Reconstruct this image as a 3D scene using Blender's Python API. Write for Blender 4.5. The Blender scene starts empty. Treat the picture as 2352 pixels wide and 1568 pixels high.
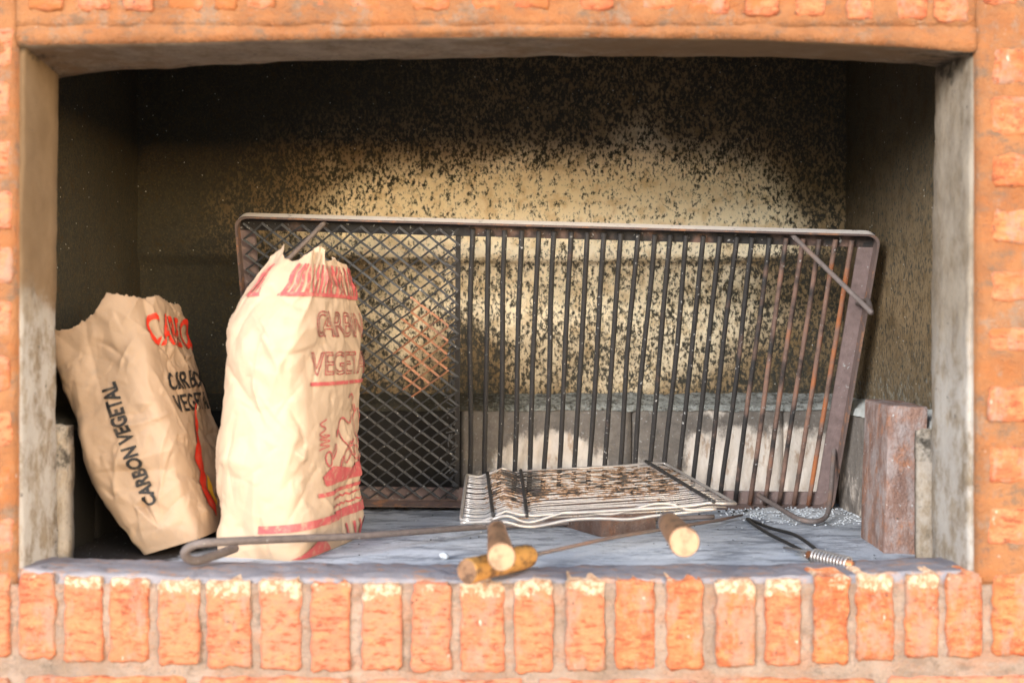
import bpy, bmesh, math, random
import numpy as np
from mathutils import Vector, Matrix, noise
from mathutils.geometry import delaunay_2d_cdt

random.seed(7); rng = np.random.default_rng(7)
SC = bpy.context.scene
COL = SC.collection
R = math.radians

# ------------------------------------------------------------------ camera
CAM_D, CAM_Z, FPX = 1.583, 1.25, 2613.0          # metres to the brick face, eye height, focal length in units of a 2352-wide picture
cam = bpy.data.cameras.new('camera'); camo = bpy.data.objects.new('camera', cam); COL.objects.link(camo)
camo.location = (0, -CAM_D, CAM_Z); camo.rotation_euler = (R(90), 0, 0)
cam.sensor_width = 36; cam.lens = 40; cam.clip_start = .02; cam.clip_end = 2000
cam.dof.use_dof = True; cam.dof.focus_distance = 2.12; cam.dof.aperture_fstop = 2.5
SC.camera = camo
# ------------------------------------------------------------------ world, sun, exposure
SUN_EL, SUN_AZ = 16, -34                          # degrees above the horizon; from behind the camera, to its left
w = bpy.data.worlds.new('World'); SC.world = w; w.use_nodes = True
nt = w.node_tree; nt.nodes.clear()
sky = nt.nodes.new('ShaderNodeTexSky'); sky.sky_type = 'NISHITA'; sky.sun_disc = False
sky.sun_elevation = R(SUN_EL); sky.sun_rotation = R(180 + SUN_AZ)
bg = nt.nodes.new('ShaderNodeBackground'); bg.inputs['Strength'].default_value = .15
wo = nt.nodes.new('ShaderNodeOutputWorld')
nt.links.new(sky.outputs[0], bg.inputs[0]); nt.links.new(bg.outputs[0], wo.inputs[0])
sun = bpy.data.lights.new('sun', 'SUN'); sun.energy = 1.5; sun.angle = R(20); sun.color = (1, .965, .93)
suno = bpy.data.objects.new('sun', sun); COL.objects.link(suno); suno.location = (-2, -4, 4)
el, az = R(SUN_EL), R(SUN_AZ)
sdir = Vector((math.sin(az)*math.cos(el), -math.cos(az)*math.cos(el), math.sin(el)))
suno.rotation_euler = sdir.to_track_quat('Z', 'Y').to_euler()
SC.view_settings.view_transform = 'Standard'; SC.view_settings.look = 'None'
SC.view_settings.exposure = 1.95; SC.view_settings.gamma = 1; SC.view_settings.use_curve_mapping = False
SC.render.engine = 'CYCLES'
SC.cycles.use_denoising = True; SC.cycles.max_bounces = 8; SC.cycles.diffuse_bounces = 5

# ------------------------------------------------------------------ helpers
def P(x, y, D):                                   # photo position (2352 x 1568) at a distance D along the view axis
    return Vector(((x-1176)*D/FPX, D-CAM_D, CAM_Z+(784-y)*D/FPX))
def XZ(x, y, D): v = P(x, y, D); return v.x, v.z
FLOOR = .913

class MB:
    def __init__(s): s.v = []; s.f = []
    def add(s, vs, fs):
        o = len(s.v); s.v += [tuple(p) for p in vs]; s.f += [tuple(i+o for i in f) for f in fs]; return s
    def box(s, c, d, M=None):
        c = Vector(c); vs = []
        for sx in (-1, 1):
            for sy in (-1, 1):
                for sz in (-1, 1):
                    p = Vector((sx*d[0]/2, sy*d[1]/2, sz*d[2]/2)); p = (M @ p if M else p) + c; vs.append(p)
        return s.add(vs, [(0,1,3,2),(4,6,7,5),(0,4,5,1),(2,3,7,6),(0,2,6,4),(1,5,7,3)])
    def hexa(s, a, b):                            # two quads of four corners each
        return s.add(list(a)+list(b), [(3,2,1,0),(4,5,6,7),(0,1,5,4),(1,2,6,5),(2,3,7,6),(3,0,4,7)])
    def tube(s, pts, r, n=8, closed=False, jit=0):
        pts = [Vector(p) for p in pts]; m = len(pts)
        rr = r if hasattr(r, '__len__') else [r]*m
        t0 = (pts[1]-pts[0]).normalized(); u = t0.orthogonal().normalized(); vs = []
        for i, p in enumerate(pts):
            if closed: t = pts[(i+1) % m]-pts[i-1]
            else: t = pts[min(i+1, m-1)]-pts[max(i-1, 0)]
            t.normalize(); u = (u-t*u.dot(t)).normalized(); q = t.cross(u)
            for k in range(n):
                a = 2*math.pi*k/n; ro = rr[i]*(1+random.uniform(-jit, jit))
                vs.append(p+(u*math.cos(a)+q*math.sin(a))*ro)
        fs = []
        for i in range(m if closed else m-1):
            j = (i+1) % m
            for k in range(n):
                l = (k+1) % n; fs.append((i*n+k, i*n+l, j*n+l, j*n+k))
        if not closed: fs += [tuple(reversed(range(n))), tuple((m-1)*n+k for k in range(n))]
        return s.add(vs, fs)
    def build(s, name, m, parent=None, smooth=False):
        me = bpy.data.meshes.new(name); me.from_pydata(s.v, [], s.f); me.update()
        return link(name, me, m, parent, smooth)
def link(name, me, m, parent=None, smooth=False):
    o = bpy.data.objects.new(name, me); COL.objects.link(o)
    if m: me.materials.append(m)
    if parent: o.parent = parent
    if smooth: me.polygons.foreach_set('use_smooth', [True]*len(me.polygons))
    return o
def tag(o, label=None, cat=None, group=None, kind=None):
    for k, v in (('label', label), ('category', cat), ('group', group), ('kind', kind)):
        if v: o[k] = v
    return o
def empty(name, label, cat, group=None):
    o = bpy.data.objects.new(name, None); COL.objects.link(o); o.empty_display_size = .05
    return tag(o, label, cat, group)
def fattr(o, name, vals):
    a = o.data.attributes.new(name, 'FLOAT', 'POINT'); a.data.foreach_set('value', np.asarray(vals, dtype=np.float32).ravel())
def fb(p, s=1.0, seed=0.0, oc=3):                 # fractal noise about -1..1
    v = Vector((p[0]*s+seed, p[1]*s+seed*.7, p[2]*s-seed*1.3)); t = 0; a = 1
    for _ in range(oc): t += a*noise.noise(v); v = v*2.1; a *= .5
    return t
def lerp(a, b, t): return a+(b-a)*t
def interp(x, xs, ys): return float(np.interp(x, xs, ys))
def catmull(pts, n=6):
    pts = [Vector(p) for p in pts]; out = []
    for i in range(len(pts)-1):
        p0 = pts[max(i-1, 0)]; p1 = pts[i]; p2 = pts[i+1]; p3 = pts[min(i+2, len(pts)-1)]
        for k in range(n):
            t = k/n
            out.append(.5*((2*p1)+(p2-p0)*t+(2*p0-5*p1+4*p2-p3)*t*t+(3*p1-p0-3*p2+p3)*t**3))
    return out+[pts[-1]]
def sheet(name, nu, nv, fn, m, parent=None):      # grid sheet from fn(u, v) -> point
    vs = [fn(i/nu, j/nv) for j in range(nv+1) for i in range(nu+1)]
    fs = [(j*(nu+1)+i, j*(nu+1)+i+1, (j+1)*(nu+1)+i+1, (j+1)*(nu+1)+i) for j in range(nv) for i in range(nu)]
    me = bpy.data.meshes.new(name); me.from_pydata([tuple(v) for v in vs], [], fs); me.update()
    return link(name, me, m, parent, True), vs

# ------------------------------------------------------------------ materials
class NT:
    def __init__(s, name, rough=.8, spec=.3, metal=0):
        s.m = bpy.data.materials.new(name); s.m.use_nodes = True; s.t = s.m.node_tree
        s.b = s.t.nodes['Principled BSDF']; s.b.inputs['Roughness'].default_value = rough
        s.b.inputs['Specular IOR Level'].default_value = spec; s.b.inputs['Metallic'].default_value = metal
        s.obj = s.t.nodes.new('ShaderNodeTexCoord').outputs['Object']
    def put(s, sock, v):
        if isinstance(v, bpy.types.NodeSocket): s.t.links.new(v, sock)
        elif v is not None: sock.default_value = (*v, 1) if (hasattr(v, '__len__') and len(v) == 3 and sock.type == 'RGBA') else v
    def map(s, scale=(1,1,1), vec=None, loc=(0,0,0), rot=(0,0,0)):
        n = s.t.nodes.new('ShaderNodeMapping'); s.put(n.inputs['Vector'], vec or s.obj)
        n.inputs['Scale'].default_value = scale; n.inputs['Location'].default_value = loc; n.inputs['Rotation'].default_value = rot
        return n.outputs[0]
    def noise(s, scale, detail=4, rough=.55, vec=None, dist=0):
        n = s.t.nodes.new('ShaderNodeTexNoise'); s.put(n.inputs['Vector'], vec or s.obj)
        n.inputs['Scale'].default_value = scale; n.inputs['Detail'].default_value = detail
        n.inputs['Roughness'].default_value = rough; n.inputs['Distortion'].default_value = dist
        return n.outputs['Fac']
    def voro(s, scale, vec=None, feat='F1'):
        n = s.t.nodes.new('ShaderNodeTexVoronoi'); n.feature = feat; s.put(n.inputs['Vector'], vec or s.obj)
        n.inputs['Scale'].default_value = scale; return n.outputs['Distance']
    def math(s, op, a, b=0.0, clamp=False):
        n = s.t.nodes.new('ShaderNodeMath'); n.operation = op; n.use_clamp = clamp
        s.put(n.inputs[0], a); s.put(n.inputs[1], b); return n.outputs[0]
    def step(s, x, lo, hi):
        n = s.t.nodes.new('ShaderNodeMapRange'); n.interpolation_type = 'SMOOTHSTEP'; s.put(n.inputs[0], x)
        n.inputs[1].default_value = lo; n.inputs[2].default_value = hi; return n.outputs[0]
    def mix(s, f, a, b):
        n = s.t.nodes.new('ShaderNodeMix'); n.data_type = 'RGBA'
        s.put(n.inputs[0], f); s.put(n.inputs[6], a); s.put(n.inputs[7], b); return n.outputs[2]
    def attr(s, name, out='Fac'):
        n = s.t.nodes.new('ShaderNodeAttribute'); n.attribute_name = name; return n.outputs[out]
    def info(s, out='Random'): return s.t.nodes.new('ShaderNodeObjectInfo').outputs[out]
    def sep(s, v, k):
        n = s.t.nodes.new('ShaderNodeSeparateXYZ'); s.put(n.inputs[0], v); return n.outputs[k]
    def shift(s):                                 # object coordinates moved by the object's random number
        n = s.t.nodes.new('ShaderNodeVectorMath'); n.operation = 'ADD'
        k = s.math('MULTIPLY', s.info(), 37.0); c = s.t.nodes.new('ShaderNodeCombineXYZ')
        for i in range(3): s.put(c.inputs[i], k)
        s.put(n.inputs[0], s.obj); s.put(n.inputs[1], c.outputs[0]); return n.outputs[0]
    def out(s, color, rough=None, bump=None, strength=.4, dist=.004):
        s.put(s.b.inputs['Base Color'], color)
        if rough is not None: s.put(s.b.inputs['Roughness'], rough)
        if bump is not None:
            n = s.t.nodes.new('ShaderNodeBump'); n.inputs['Strength'].default_value = strength; n.inputs['Distance'].default_value = dist
            s.put(n.inputs['Height'], bump); s.t.links.new(n.outputs[0], s.b.inputs['Normal'])
        return s.m

def m_brick():
    n = NT('brick_clay', .88, .2); v = n.shift()
    col = n.sep(n.info('Color'), 0)
    base = n.mix(n.step(n.noise(16, 5, .6, v), .3, .7), (.36, .088, .034), (.46, .165, .062))
    base = n.mix(n.math('MULTIPLY', col, .8), base, (.50, .20, .135))
    base = n.mix(n.math('MULTIPLY', n.step(n.noise(55, 7, .8, n.map((1,1,1.8), v)), .47, .62), .8), base, (.54, .22, .10))
    base = n.mix(n.math('MULTIPLY', n.step(n.noise(80, 6, .8, n.map((.6,1,2.0), v, (4,1,2))), .50, .62), .85), base, (.21, .05, .022))
    film = n.math('MULTIPLY', n.step(n.noise(18, 7, .78, n.map((1,1,.5), v)), .50, .62), .75)
    base = n.mix(film, base, n.mix(n.noise(60, 4, .7, v), (.19, .12, .085), (.37, .265, .20)))
    base = n.mix(n.step(n.noise(75, 5, .7, n.map((1,1,.5), v, (1,7,2))), .675, .73), base, (.60, .46, .37))
    base = n.mix(n.step(n.noise(110, 4, .65, v), .64, .70), base, (.10, .06, .045))
    wsh = n.sep(n.info('Color'), 1)
    base = n.mix(n.step(n.math('ADD', wsh, n.math('MULTIPLY', n.math('SUBTRACT', n.noise(24, 6, .72, n.map((.6,1,1), v, (6,2,9))), .5), 2.2)), .35, .75), base, n.mix(n.noise(40, 6, .7, v), (.26, .085, .03), (.40, .15, .05)))
    wear = n.attr('wear'); wm = n.step(n.math('ADD', wear, n.math('MULTIPLY', n.math('SUBTRACT', n.noise(26, 7, .78, v), .5), 2.6)), .40, .52)
    pale = n.mix(n.step(n.noise(110, 5, .7, v), .40, .6), (.33, .18, .10), (.56, .41, .285))
    base = n.mix(wm, base, pale)
    base = n.mix(n.math('MULTIPLY', n.step(n.noise(55, 5, .7, n.map((1,1,1), v, (5,5,5))), .60, .70), wm), base, (.22, .17, .15))
    return n.out(base, None, n.math('ADD', n.noise(70, 6, .75, v), n.math('MULTIPLY', n.noise(240, 3, .6, v), .5)), .8, .005)
def m_mortar(name, a, b, c, orange=0):
    n = NT(name, .92, .2)
    base = n.mix(n.step(n.noise(12, 6, .7), .3, .7), a, b)
    base = n.mix(n.step(n.noise(40, 6, .75, n.map((.6,1,1))), .48, .68), base, c)
    base = n.mix(n.step(n.noise(95, 4, .65), .67, .76), base, (.45, .35, .28))
    base = n.mix(n.math('MULTIPLY', n.step(n.noise(55, 6, .75, n.map((1,1,1), None, (3,1,2))), .56, .70), .7), base, (.13, .09, .07))
    if orange:
        base = n.mix(n.math('MULTIPLY', n.step(n.noise(20, 6, .75, n.map((.4,1,1), None, (9,2,4))), .46, .64), orange), base, (.38, .12, .033))
        base = n.mix(n.math('MULTIPLY', n.step(n.noise(13, 7, .78, n.map((1,1,.8), None, (2,8,5))), .53, .64), .75), base, (.25, .175, .125))
    return n.out(base, None, n.math('ADD', n.noise(60, 6, .75), n.math('MULTIPLY', n.noise(280, 3, .6), .5)), 1.0, .007)
def m_concrete():
    n = NT('jamb_concrete', .9, .2)
    st = n.attr('stain'); pale = n.attr('pale'); sm = n.attr('soot_shade')
    a = n.mix(n.step(n.noise(18, 8, .78, n.map((1,1,.6))), .32, .68), (.17, .125, .082), (.31, .25, .185))
    a = n.mix(n.math('MULTIPLY', n.step(n.noise(45, 7, .78, n.map((1.5,1.5,.5))), .52, .7), .6), a, (.075, .058, .042))
    a = n.mix(n.math('MULTIPLY', pale, n.step(n.noise(26, 7, .78, n.map((1,1,.7))), .38, .58)), a, (.46, .43, .40))
    br = n.mix(n.noise(18, 5, .65), (.14, .085, .042), (.26, .175, .105))
    a = n.mix(n.step(n.math('ADD', st, n.math('MULTIPLY', n.math('SUBTRACT', n.noise(14, 6, .72), .5), .9)), .34, .62), a, br)
    a = n.mix(n.step(n.noise(75, 3, .5), .69, .76), a, (.08, .07, .065))
    a = n.mix(n.step(n.math('ADD', sm, n.math('MULTIPLY', n.math('SUBTRACT', n.noise(30, 6, .75), .5), 1.5)), .42, .78), a, (.045, .038, .03))
    return n.out(a, None, n.math('ADD', n.noise(60, 6, .7), n.math('MULTIPLY', n.noise(300, 3, .6), .4)), .6, .003)
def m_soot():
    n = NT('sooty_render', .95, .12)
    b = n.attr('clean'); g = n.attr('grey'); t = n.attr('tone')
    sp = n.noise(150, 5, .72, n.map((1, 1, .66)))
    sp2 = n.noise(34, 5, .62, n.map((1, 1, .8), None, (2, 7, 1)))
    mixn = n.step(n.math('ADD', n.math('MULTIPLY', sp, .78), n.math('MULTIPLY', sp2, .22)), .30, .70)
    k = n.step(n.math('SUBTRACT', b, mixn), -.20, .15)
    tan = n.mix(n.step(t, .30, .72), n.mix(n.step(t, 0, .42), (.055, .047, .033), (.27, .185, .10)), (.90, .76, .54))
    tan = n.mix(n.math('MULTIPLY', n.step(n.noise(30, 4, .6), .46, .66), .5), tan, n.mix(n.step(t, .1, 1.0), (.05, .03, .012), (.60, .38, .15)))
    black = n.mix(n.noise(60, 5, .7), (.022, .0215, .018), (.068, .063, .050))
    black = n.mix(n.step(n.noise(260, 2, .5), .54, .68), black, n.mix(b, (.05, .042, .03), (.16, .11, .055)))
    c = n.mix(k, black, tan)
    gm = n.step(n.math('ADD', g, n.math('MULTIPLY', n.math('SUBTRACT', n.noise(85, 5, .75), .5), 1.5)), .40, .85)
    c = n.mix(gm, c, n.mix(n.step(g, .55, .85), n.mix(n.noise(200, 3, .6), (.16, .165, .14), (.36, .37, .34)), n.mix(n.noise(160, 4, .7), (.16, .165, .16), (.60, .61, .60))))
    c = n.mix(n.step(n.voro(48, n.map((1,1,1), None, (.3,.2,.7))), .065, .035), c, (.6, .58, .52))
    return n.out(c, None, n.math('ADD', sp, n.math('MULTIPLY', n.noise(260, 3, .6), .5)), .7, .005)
def m_firebrick():
    n = NT('fire_brick_face', .9, .2)
    wv = n.attr('clean')
    f = n.math('ADD', wv, n.math('MULTIPLY', n.math('SUBTRACT', n.noise(30, 6, .75, n.map((1,1,.7))), .5), 1.35))
    wcol = n.mix(n.noise(40, 5, .65, n.map((2,2,.6))), (.42, .33, .25), (.82, .76, .70))
    wcol = n.mix(n.math('MULTIPLY', n.step(n.noise(55, 4, .6, n.map((1,1,.4), None, (4,1,1))), .58, .7), .7), wcol, (.34, .22, .14))
    d = n.mix(n.noise(45, 6, .7), (.045, .039, .035), (.27, .235, .205))
    d = n.mix(n.step(n.noise(190, 3, .6), .62, .7), d, (.32, .31, .30))
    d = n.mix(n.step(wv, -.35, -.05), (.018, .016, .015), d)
    c = n.mix(n.step(f, .34, .70), d, wcol)
    return n.out(c, None, n.math('ADD', n.noise(70, 6, .7), n.math('MULTIPLY', n.noise(300, 3, .6), .4)), .6, .003)
def m_ash(name='ash_grey', a=(.20,.215,.235), b=(.36,.38,.41), dark=.5, specks=True, soot_shade=False):
    n = NT(name, .95, .15)
    c = n.mix(n.noise(10, 6, .65, n.map((1,1.6,1))), a, b)
    c = n.mix(n.math('MULTIPLY', n.step(n.noise(26, 6, .7, n.map((.7,1.6,1), None, (3,3,1))), .55, .72), dark), c, (.07, .07, .075))
    if soot_shade:
        c = n.mix(n.math('MULTIPLY', n.step(n.noise(14, 8, .78, n.map((.5,1.4,1), None, (6,3,1))), .46, .60), .75), c, (.15, .16, .18))
        c = n.mix(n.math('MULTIPLY', n.step(n.noise(9, 8, .8, n.map((.6,1.2,1), None, (1,9,1))), .53, .66), .8), c, (.58, .60, .63))
        c = n.mix(n.step(n.math('ADD', n.attr('soot_shade'), n.math('MULTIPLY', n.math('SUBTRACT', n.noise(22, 6, .75), .5), 1.2)), .35, .75), c, (.035, .028, .024))
    if specks:
        c = n.mix(n.step(n.noise(150, 3, .6), .66, .74), c, (.05, .05, .05))
        c = n.mix(n.step(n.noise(170, 3, .6, n.map((1,1,1), None, (8,2,1))), .67, .74), c, (.62, .63, .64))
    return n.out(c, None, n.math('ADD', n.noise(60, 6, .7), n.math('MULTIPLY', n.noise(280, 3, .6), .5)), .55, .003)
def m_sill():
    n = NT('sill_mortar', .92, .2)
    c = n.mix(n.noise(14, 5, .65), (.165, .152, .165), (.29, .272, .29))
    c = n.mix(n.math('MULTIPLY', n.step(n.noise(26, 6, .75, n.map((1,2,1), None, (2,5,1))), .52, .62), .8), c, (.36, .20, .125))
    c = n.mix(n.math('MULTIPLY', n.step(n.noise(32, 5, .7, n.map((1,1,1), None, (7,5,1))), .56, .7), .7), c, (.08, .075, .08))
    return n.out(c, None, n.math('ADD', n.noise(50, 6, .7), n.math('MULTIPLY', n.noise(250, 3, .6), .5)), .7, .004)
def m_iron(name='grate_iron', base=(.014, .0125, .012), rustc=(.36, .13, .045), paler=(.17, .10, .075)):
    n = NT(name, .6, .3); v = n.shift(); rv = n.sep(n.info('Color'), 0)
    f = n.math('ADD', n.math('MULTIPLY', rv, .9), n.math('MULTIPLY', n.math('SUBTRACT', n.noise(16, 5, .6, n.map((1,1,1), v)), .5), 1.1))
    c = n.mix(n.noise(70, 4, .6, v), base, tuple(x*2.6 for x in base))
    c = n.mix(n.step(f, .28, .55), c, paler)
    c = n.mix(n.step(f, .50, .72), c, n.mix(n.noise(60, 4, .6, v), rustc, (.22, .07, .03)))
    c = n.mix(n.step(n.noise(130, 3, .5, v), .66, .74), c, (.30, .29, .28))
    return n.out(c, n.math('ADD', .45, n.math('MULTIPLY', n.noise(40, 3, .5, v), .35)), n.noise(180, 4, .65, v), .5, .002)
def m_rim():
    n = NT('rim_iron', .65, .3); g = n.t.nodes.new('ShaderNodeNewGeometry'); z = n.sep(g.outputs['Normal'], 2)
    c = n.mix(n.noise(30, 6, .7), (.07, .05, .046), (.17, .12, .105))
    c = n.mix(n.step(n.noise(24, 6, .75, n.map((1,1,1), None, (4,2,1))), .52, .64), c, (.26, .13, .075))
    c = n.mix(n.math('MULTIPLY', n.step(z, .3, .6), n.math('MULTIPLY', n.step(n.noise(60, 5, .7), .2, .45), n.step(n.sep(n.obj, 2), 1.2, 1.4))), c, (.74, .67, .62))  # upward faces high on the rim paled: dust plus painted light from above
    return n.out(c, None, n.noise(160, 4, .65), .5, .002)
def m_paper():
    n = NT('kraft_paper', .62, .3); rv = n.sep(n.info('Color'), 0)
    c = n.mix(n.noise(7, 5, .6), (.36, .26, .182), (.49, .37, .275))
    c = n.mix(rv, c, (.27, .172, .108))
    c = n.mix(n.math('MULTIPLY', n.noise(160, 4, .7, n.map((1,1,.3))), .25), c, (.40, .25, .13))
    c = n.mix(n.math('MULTIPLY', n.step(n.noise(13, 4, .6, n.map((1,1,1), None, (3,8,1))), .66, .74), .3), c, (.20, .17, .14))
    return n.out(c, None, n.math('ADD', n.noise(45, 4, .6), n.math('MULTIPLY', n.noise(400, 2, .6), .2)), .22, .004)
def m_ink(name, c, fade=.25):
    n = NT(name, .6, .3)
    return n.out(n.mix(n.math('MULTIPLY', n.step(n.noise(90, 5, .75), .48, .66), fade), c, (.45, .31, .20)))
def m_wood(name, a, b, dark=.4, ring=False):
    n = NT(name, .5, .4)
    c = n.mix(n.noise(22, 5, .65, n.map((1,.25,1))), a, b)
    c = n.mix(n.math('MULTIPLY', n.step(n.noise(45, 6, .75, n.map((1,.5,1), None, (2,2,2))), .46, .62), dark), c, (.06, .03, .018))
    return n.out(c, None, n.noise(90, 5, .6, n.map((1,.3,1))), .3, .002)
def m_chrome():
    n = NT('basket_wire', .32, .5, .55)
    f = n.noise(30, 5, .7); g = n.attr('burn')
    c = n.mix(n.noise(80, 3, .6), (.27, .24, .22), (.50, .46, .43))
    k = n.math('ADD', n.math('MULTIPLY', g, .62), n.math('MULTIPLY', n.math('SUBTRACT', n.noise(42, 5, .72), .5), 1.7))
    c = n.mix(n.step(k, .34, .56), c, (.22, .12, .06))
    c = n.mix(n.step(k, .52, .68), c, (.022, .016, .012))
    r = n.math('ADD', .28, n.math('MULTIPLY', n.step(k, .28, .5), .5))
    n.put(n.b.inputs['Metallic'], n.math('SUBTRACT', .5, n.math('MULTIPLY', n.step(k, .28, .5), .5)))
    return n.out(c, r, n.noise(200, 3, .6), .3, .001)
def m_oldbrick(name='old_brick', f=1.0):
    n = NT(name, .85, .25); rv = n.sep(n.info('Color'), 0); d = lambda *c: tuple(x*f for x in c)
    c = n.mix(n.step(n.noise(18, 6, .7, n.map((1,1,.7))), .3, .7), d(.17, .10, .08), d(.30, .175, .13))
    c = n.mix(n.math('MULTIPLY', n.step(n.noise(30, 6, .75, n.map((1,1,.6), None, (3,1,1))), .50, .64), .8), c, d(.40, .17, .085))
    c = n.mix(n.math('MULTIPLY', n.step(n.noise(22, 6, .75, n.map((1,1,.6), None, (1,6,2))), .40, .60), rv), c, d(.34, .285, .27))
    c = n.mix(n.step(n.noise(60, 5, .7, n.map((1,1,.9), None, (8,6,2))), .63, .72), c, d(.09, .07, .06))
    c = n.mix(n.step(n.noise(140, 3, .6), .67, .73), c, d(.62, .60, .58))
    return n.out(c, None, n.math('ADD', n.noise(60, 6, .75, n.map((1,1,.8))), n.math('MULTIPLY', n.noise(260, 3, .6), .5)), 1.0, .006)
def m_plain(name, c, rough=.5, metal=0, spec=.4):
    n = NT(name, rough, spec, metal)
    return n.out(n.mix(n.noise(70, 4, .6), tuple(x*.8 for x in c), c))
def m_ground():
    n = NT('patio_ground', .9, .2)
    c = n.mix(n.noise(1.3, 6, .65), (.32, .25, .19), (.42, .34, .27))
    return n.out(n.mix(n.step(n.noise(14, 5, .6), .55, .7), c, (.25, .2, .16)), None, n.noise(40, 5, .6), .4, .006)

M = dict(brick=m_brick(),
    mortar=m_mortar('joint_mortar', (.25,.175,.13), (.38,.285,.225), (.20,.15,.115), .3),
    wash=m_mortar('orange_washed_mortar', (.25,.105,.045), (.36,.16,.068), (.18,.115,.075), .40),
    concrete=m_concrete(), soot_shade=m_soot(), fire=m_firebrick(), hearth=m_ash('hearth_ash', (.37,.395,.435), (.57,.60,.65), .7, soot_shade=True), sill=m_sill(),
    ledge=m_ash('ledge_ash', (.30,.31,.29), (.58,.59,.57), .75), ashpile=m_ash('white_ash', (.34,.36,.38), (.58,.60,.62), .8),
    iron=m_iron(), frame=m_iron('frame_iron', (.095,.068,.064), (.30,.15,.085), (.19,.135,.12)), meshm=m_iron('mesh_steel', (.022,.022,.024), (.42,.22,.13), (.075,.078,.085)),
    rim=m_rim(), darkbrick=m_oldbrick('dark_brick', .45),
    poker=m_iron('poker_iron', (.075,.06,.055), (.30,.16,.10), (.17,.11,.085)),
    paper=m_paper(), black=m_ink('black_ink', (.015,.014,.014), .12), red=m_ink('red_ink', (.62,.03,.012), .25), crimson=m_ink('crimson_ink', (.42,.085,.085), .6),
    yellow=m_ink('yellow_ink', (.80,.42,.02), .1),
    wood=m_wood('bare_wood', (.19,.095,.05), (.31,.17,.09), .8), woodend=m_wood('sawn_wood_end', (.34,.20,.115), (.46,.30,.18), .5), varnish=m_wood('varnished_wood', (.36,.165,.04), (.50,.26,.07), .9),
    chrome=m_chrome(), steel=m_plain('bright_steel', (.42,.40,.39), .35, .7), copper=m_plain('coil_wire', (.55,.22,.10), .35, .6), blackwire=m_plain('black_wire', (.018,.018,.018), .5),
    claybrick=m_oldbrick(), coal=m_plain('charcoal', (.02,.02,.02), .8), ground=m_ground())

# ------------------------------------------------------------------ ground
g, _ = sheet('ground', 8, 8, lambda u, v: (lerp(-400, 400, u), lerp(-400, 400, v), 0), M['ground']); tag(g, 'pale brown paved ground in front of the barbecue', kind='structure')

# ------------------------------------------------------------------ barbecue: front wall
BBQ = empty('brick_barbecue', 'built-in orange brick barbecue with concrete lined open firebox', 'barbecue')
XL, XR = -.685, .6416                             # opening between the jambs
JL, JR = 1.722, 1.739                             # where the jambs end, measured from the camera
def wall_slab(name, x0, x1, z0, z1, m, y=.004, back=.13, amp=.0035, seed=1):
    nx, nz = max(2, int((x1-x0)/.012)), max(2, int((z1-z0)/.012)); nx, nz = min(nx, 150), min(nz, 150)
    vs = []; fs = []
    for j in range(nz+1):
        for i in range(nx+1):
            x = lerp(x0, x1, i/nx); z = lerp(z0, z1, j/nz)
            vs.append((x, y+amp*fb((x, 0, z), 22, seed), z))
    k = nx+1
    for j in range(nz):
        for i in range(nx): fs.append((j*k+i, j*k+i+1, (j+1)*k+i+1, (j+1)*k+i))
    ring = [i for i in range(k)]+[j*k+nx for j in range(1, nz+1)]+[nz*k+i for i in range(nx-1, -1, -1)]+[j*k for j in range(nz-1, 0, -1)]
    b0 = len(vs); vs += [(vs[i][0], back, vs[i][2]) for i in ring]; n = len(ring)
    for q in range(n): fs.append((ring[q], b0+q, b0+(q+1) % n, ring[(q+1) % n]))
    fs.append(tuple(b0+q for q in range(n)))
    mb = MB(); mb.v = vs; mb.f = fs
    return mb.build(name, m, BBQ, True)
ZB = 1.25-(1322-784)*CAM_D/FPX                    # sill line of the front face
def zf(y): return 1.25+(784-y)*CAM_D/FPX
def xf(x): return (x-1176)*CAM_D/FPX
ZT0 = zf(20)
W_low = wall_slab('front_wall', -1.16, 1.16, 0, ZB-.012, M['mortar'], .005, .13, .0035, 3)
W_left = wall_slab('front_wall', -1.16, XL-.006, ZB-.012, 2.25, M['wash'], .004, .13, .003, 5)
W_right = wall_slab('front_wall', XR+.006, 1.16, ZB-.012, 2.25, M['wash'], .004, .13, .003, 8)
W_top = wall_slab('front_wall', XL-.006, XR+.006, zf(60), 2.25, M['wash'], .004, .10, .0035, 11)

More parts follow.
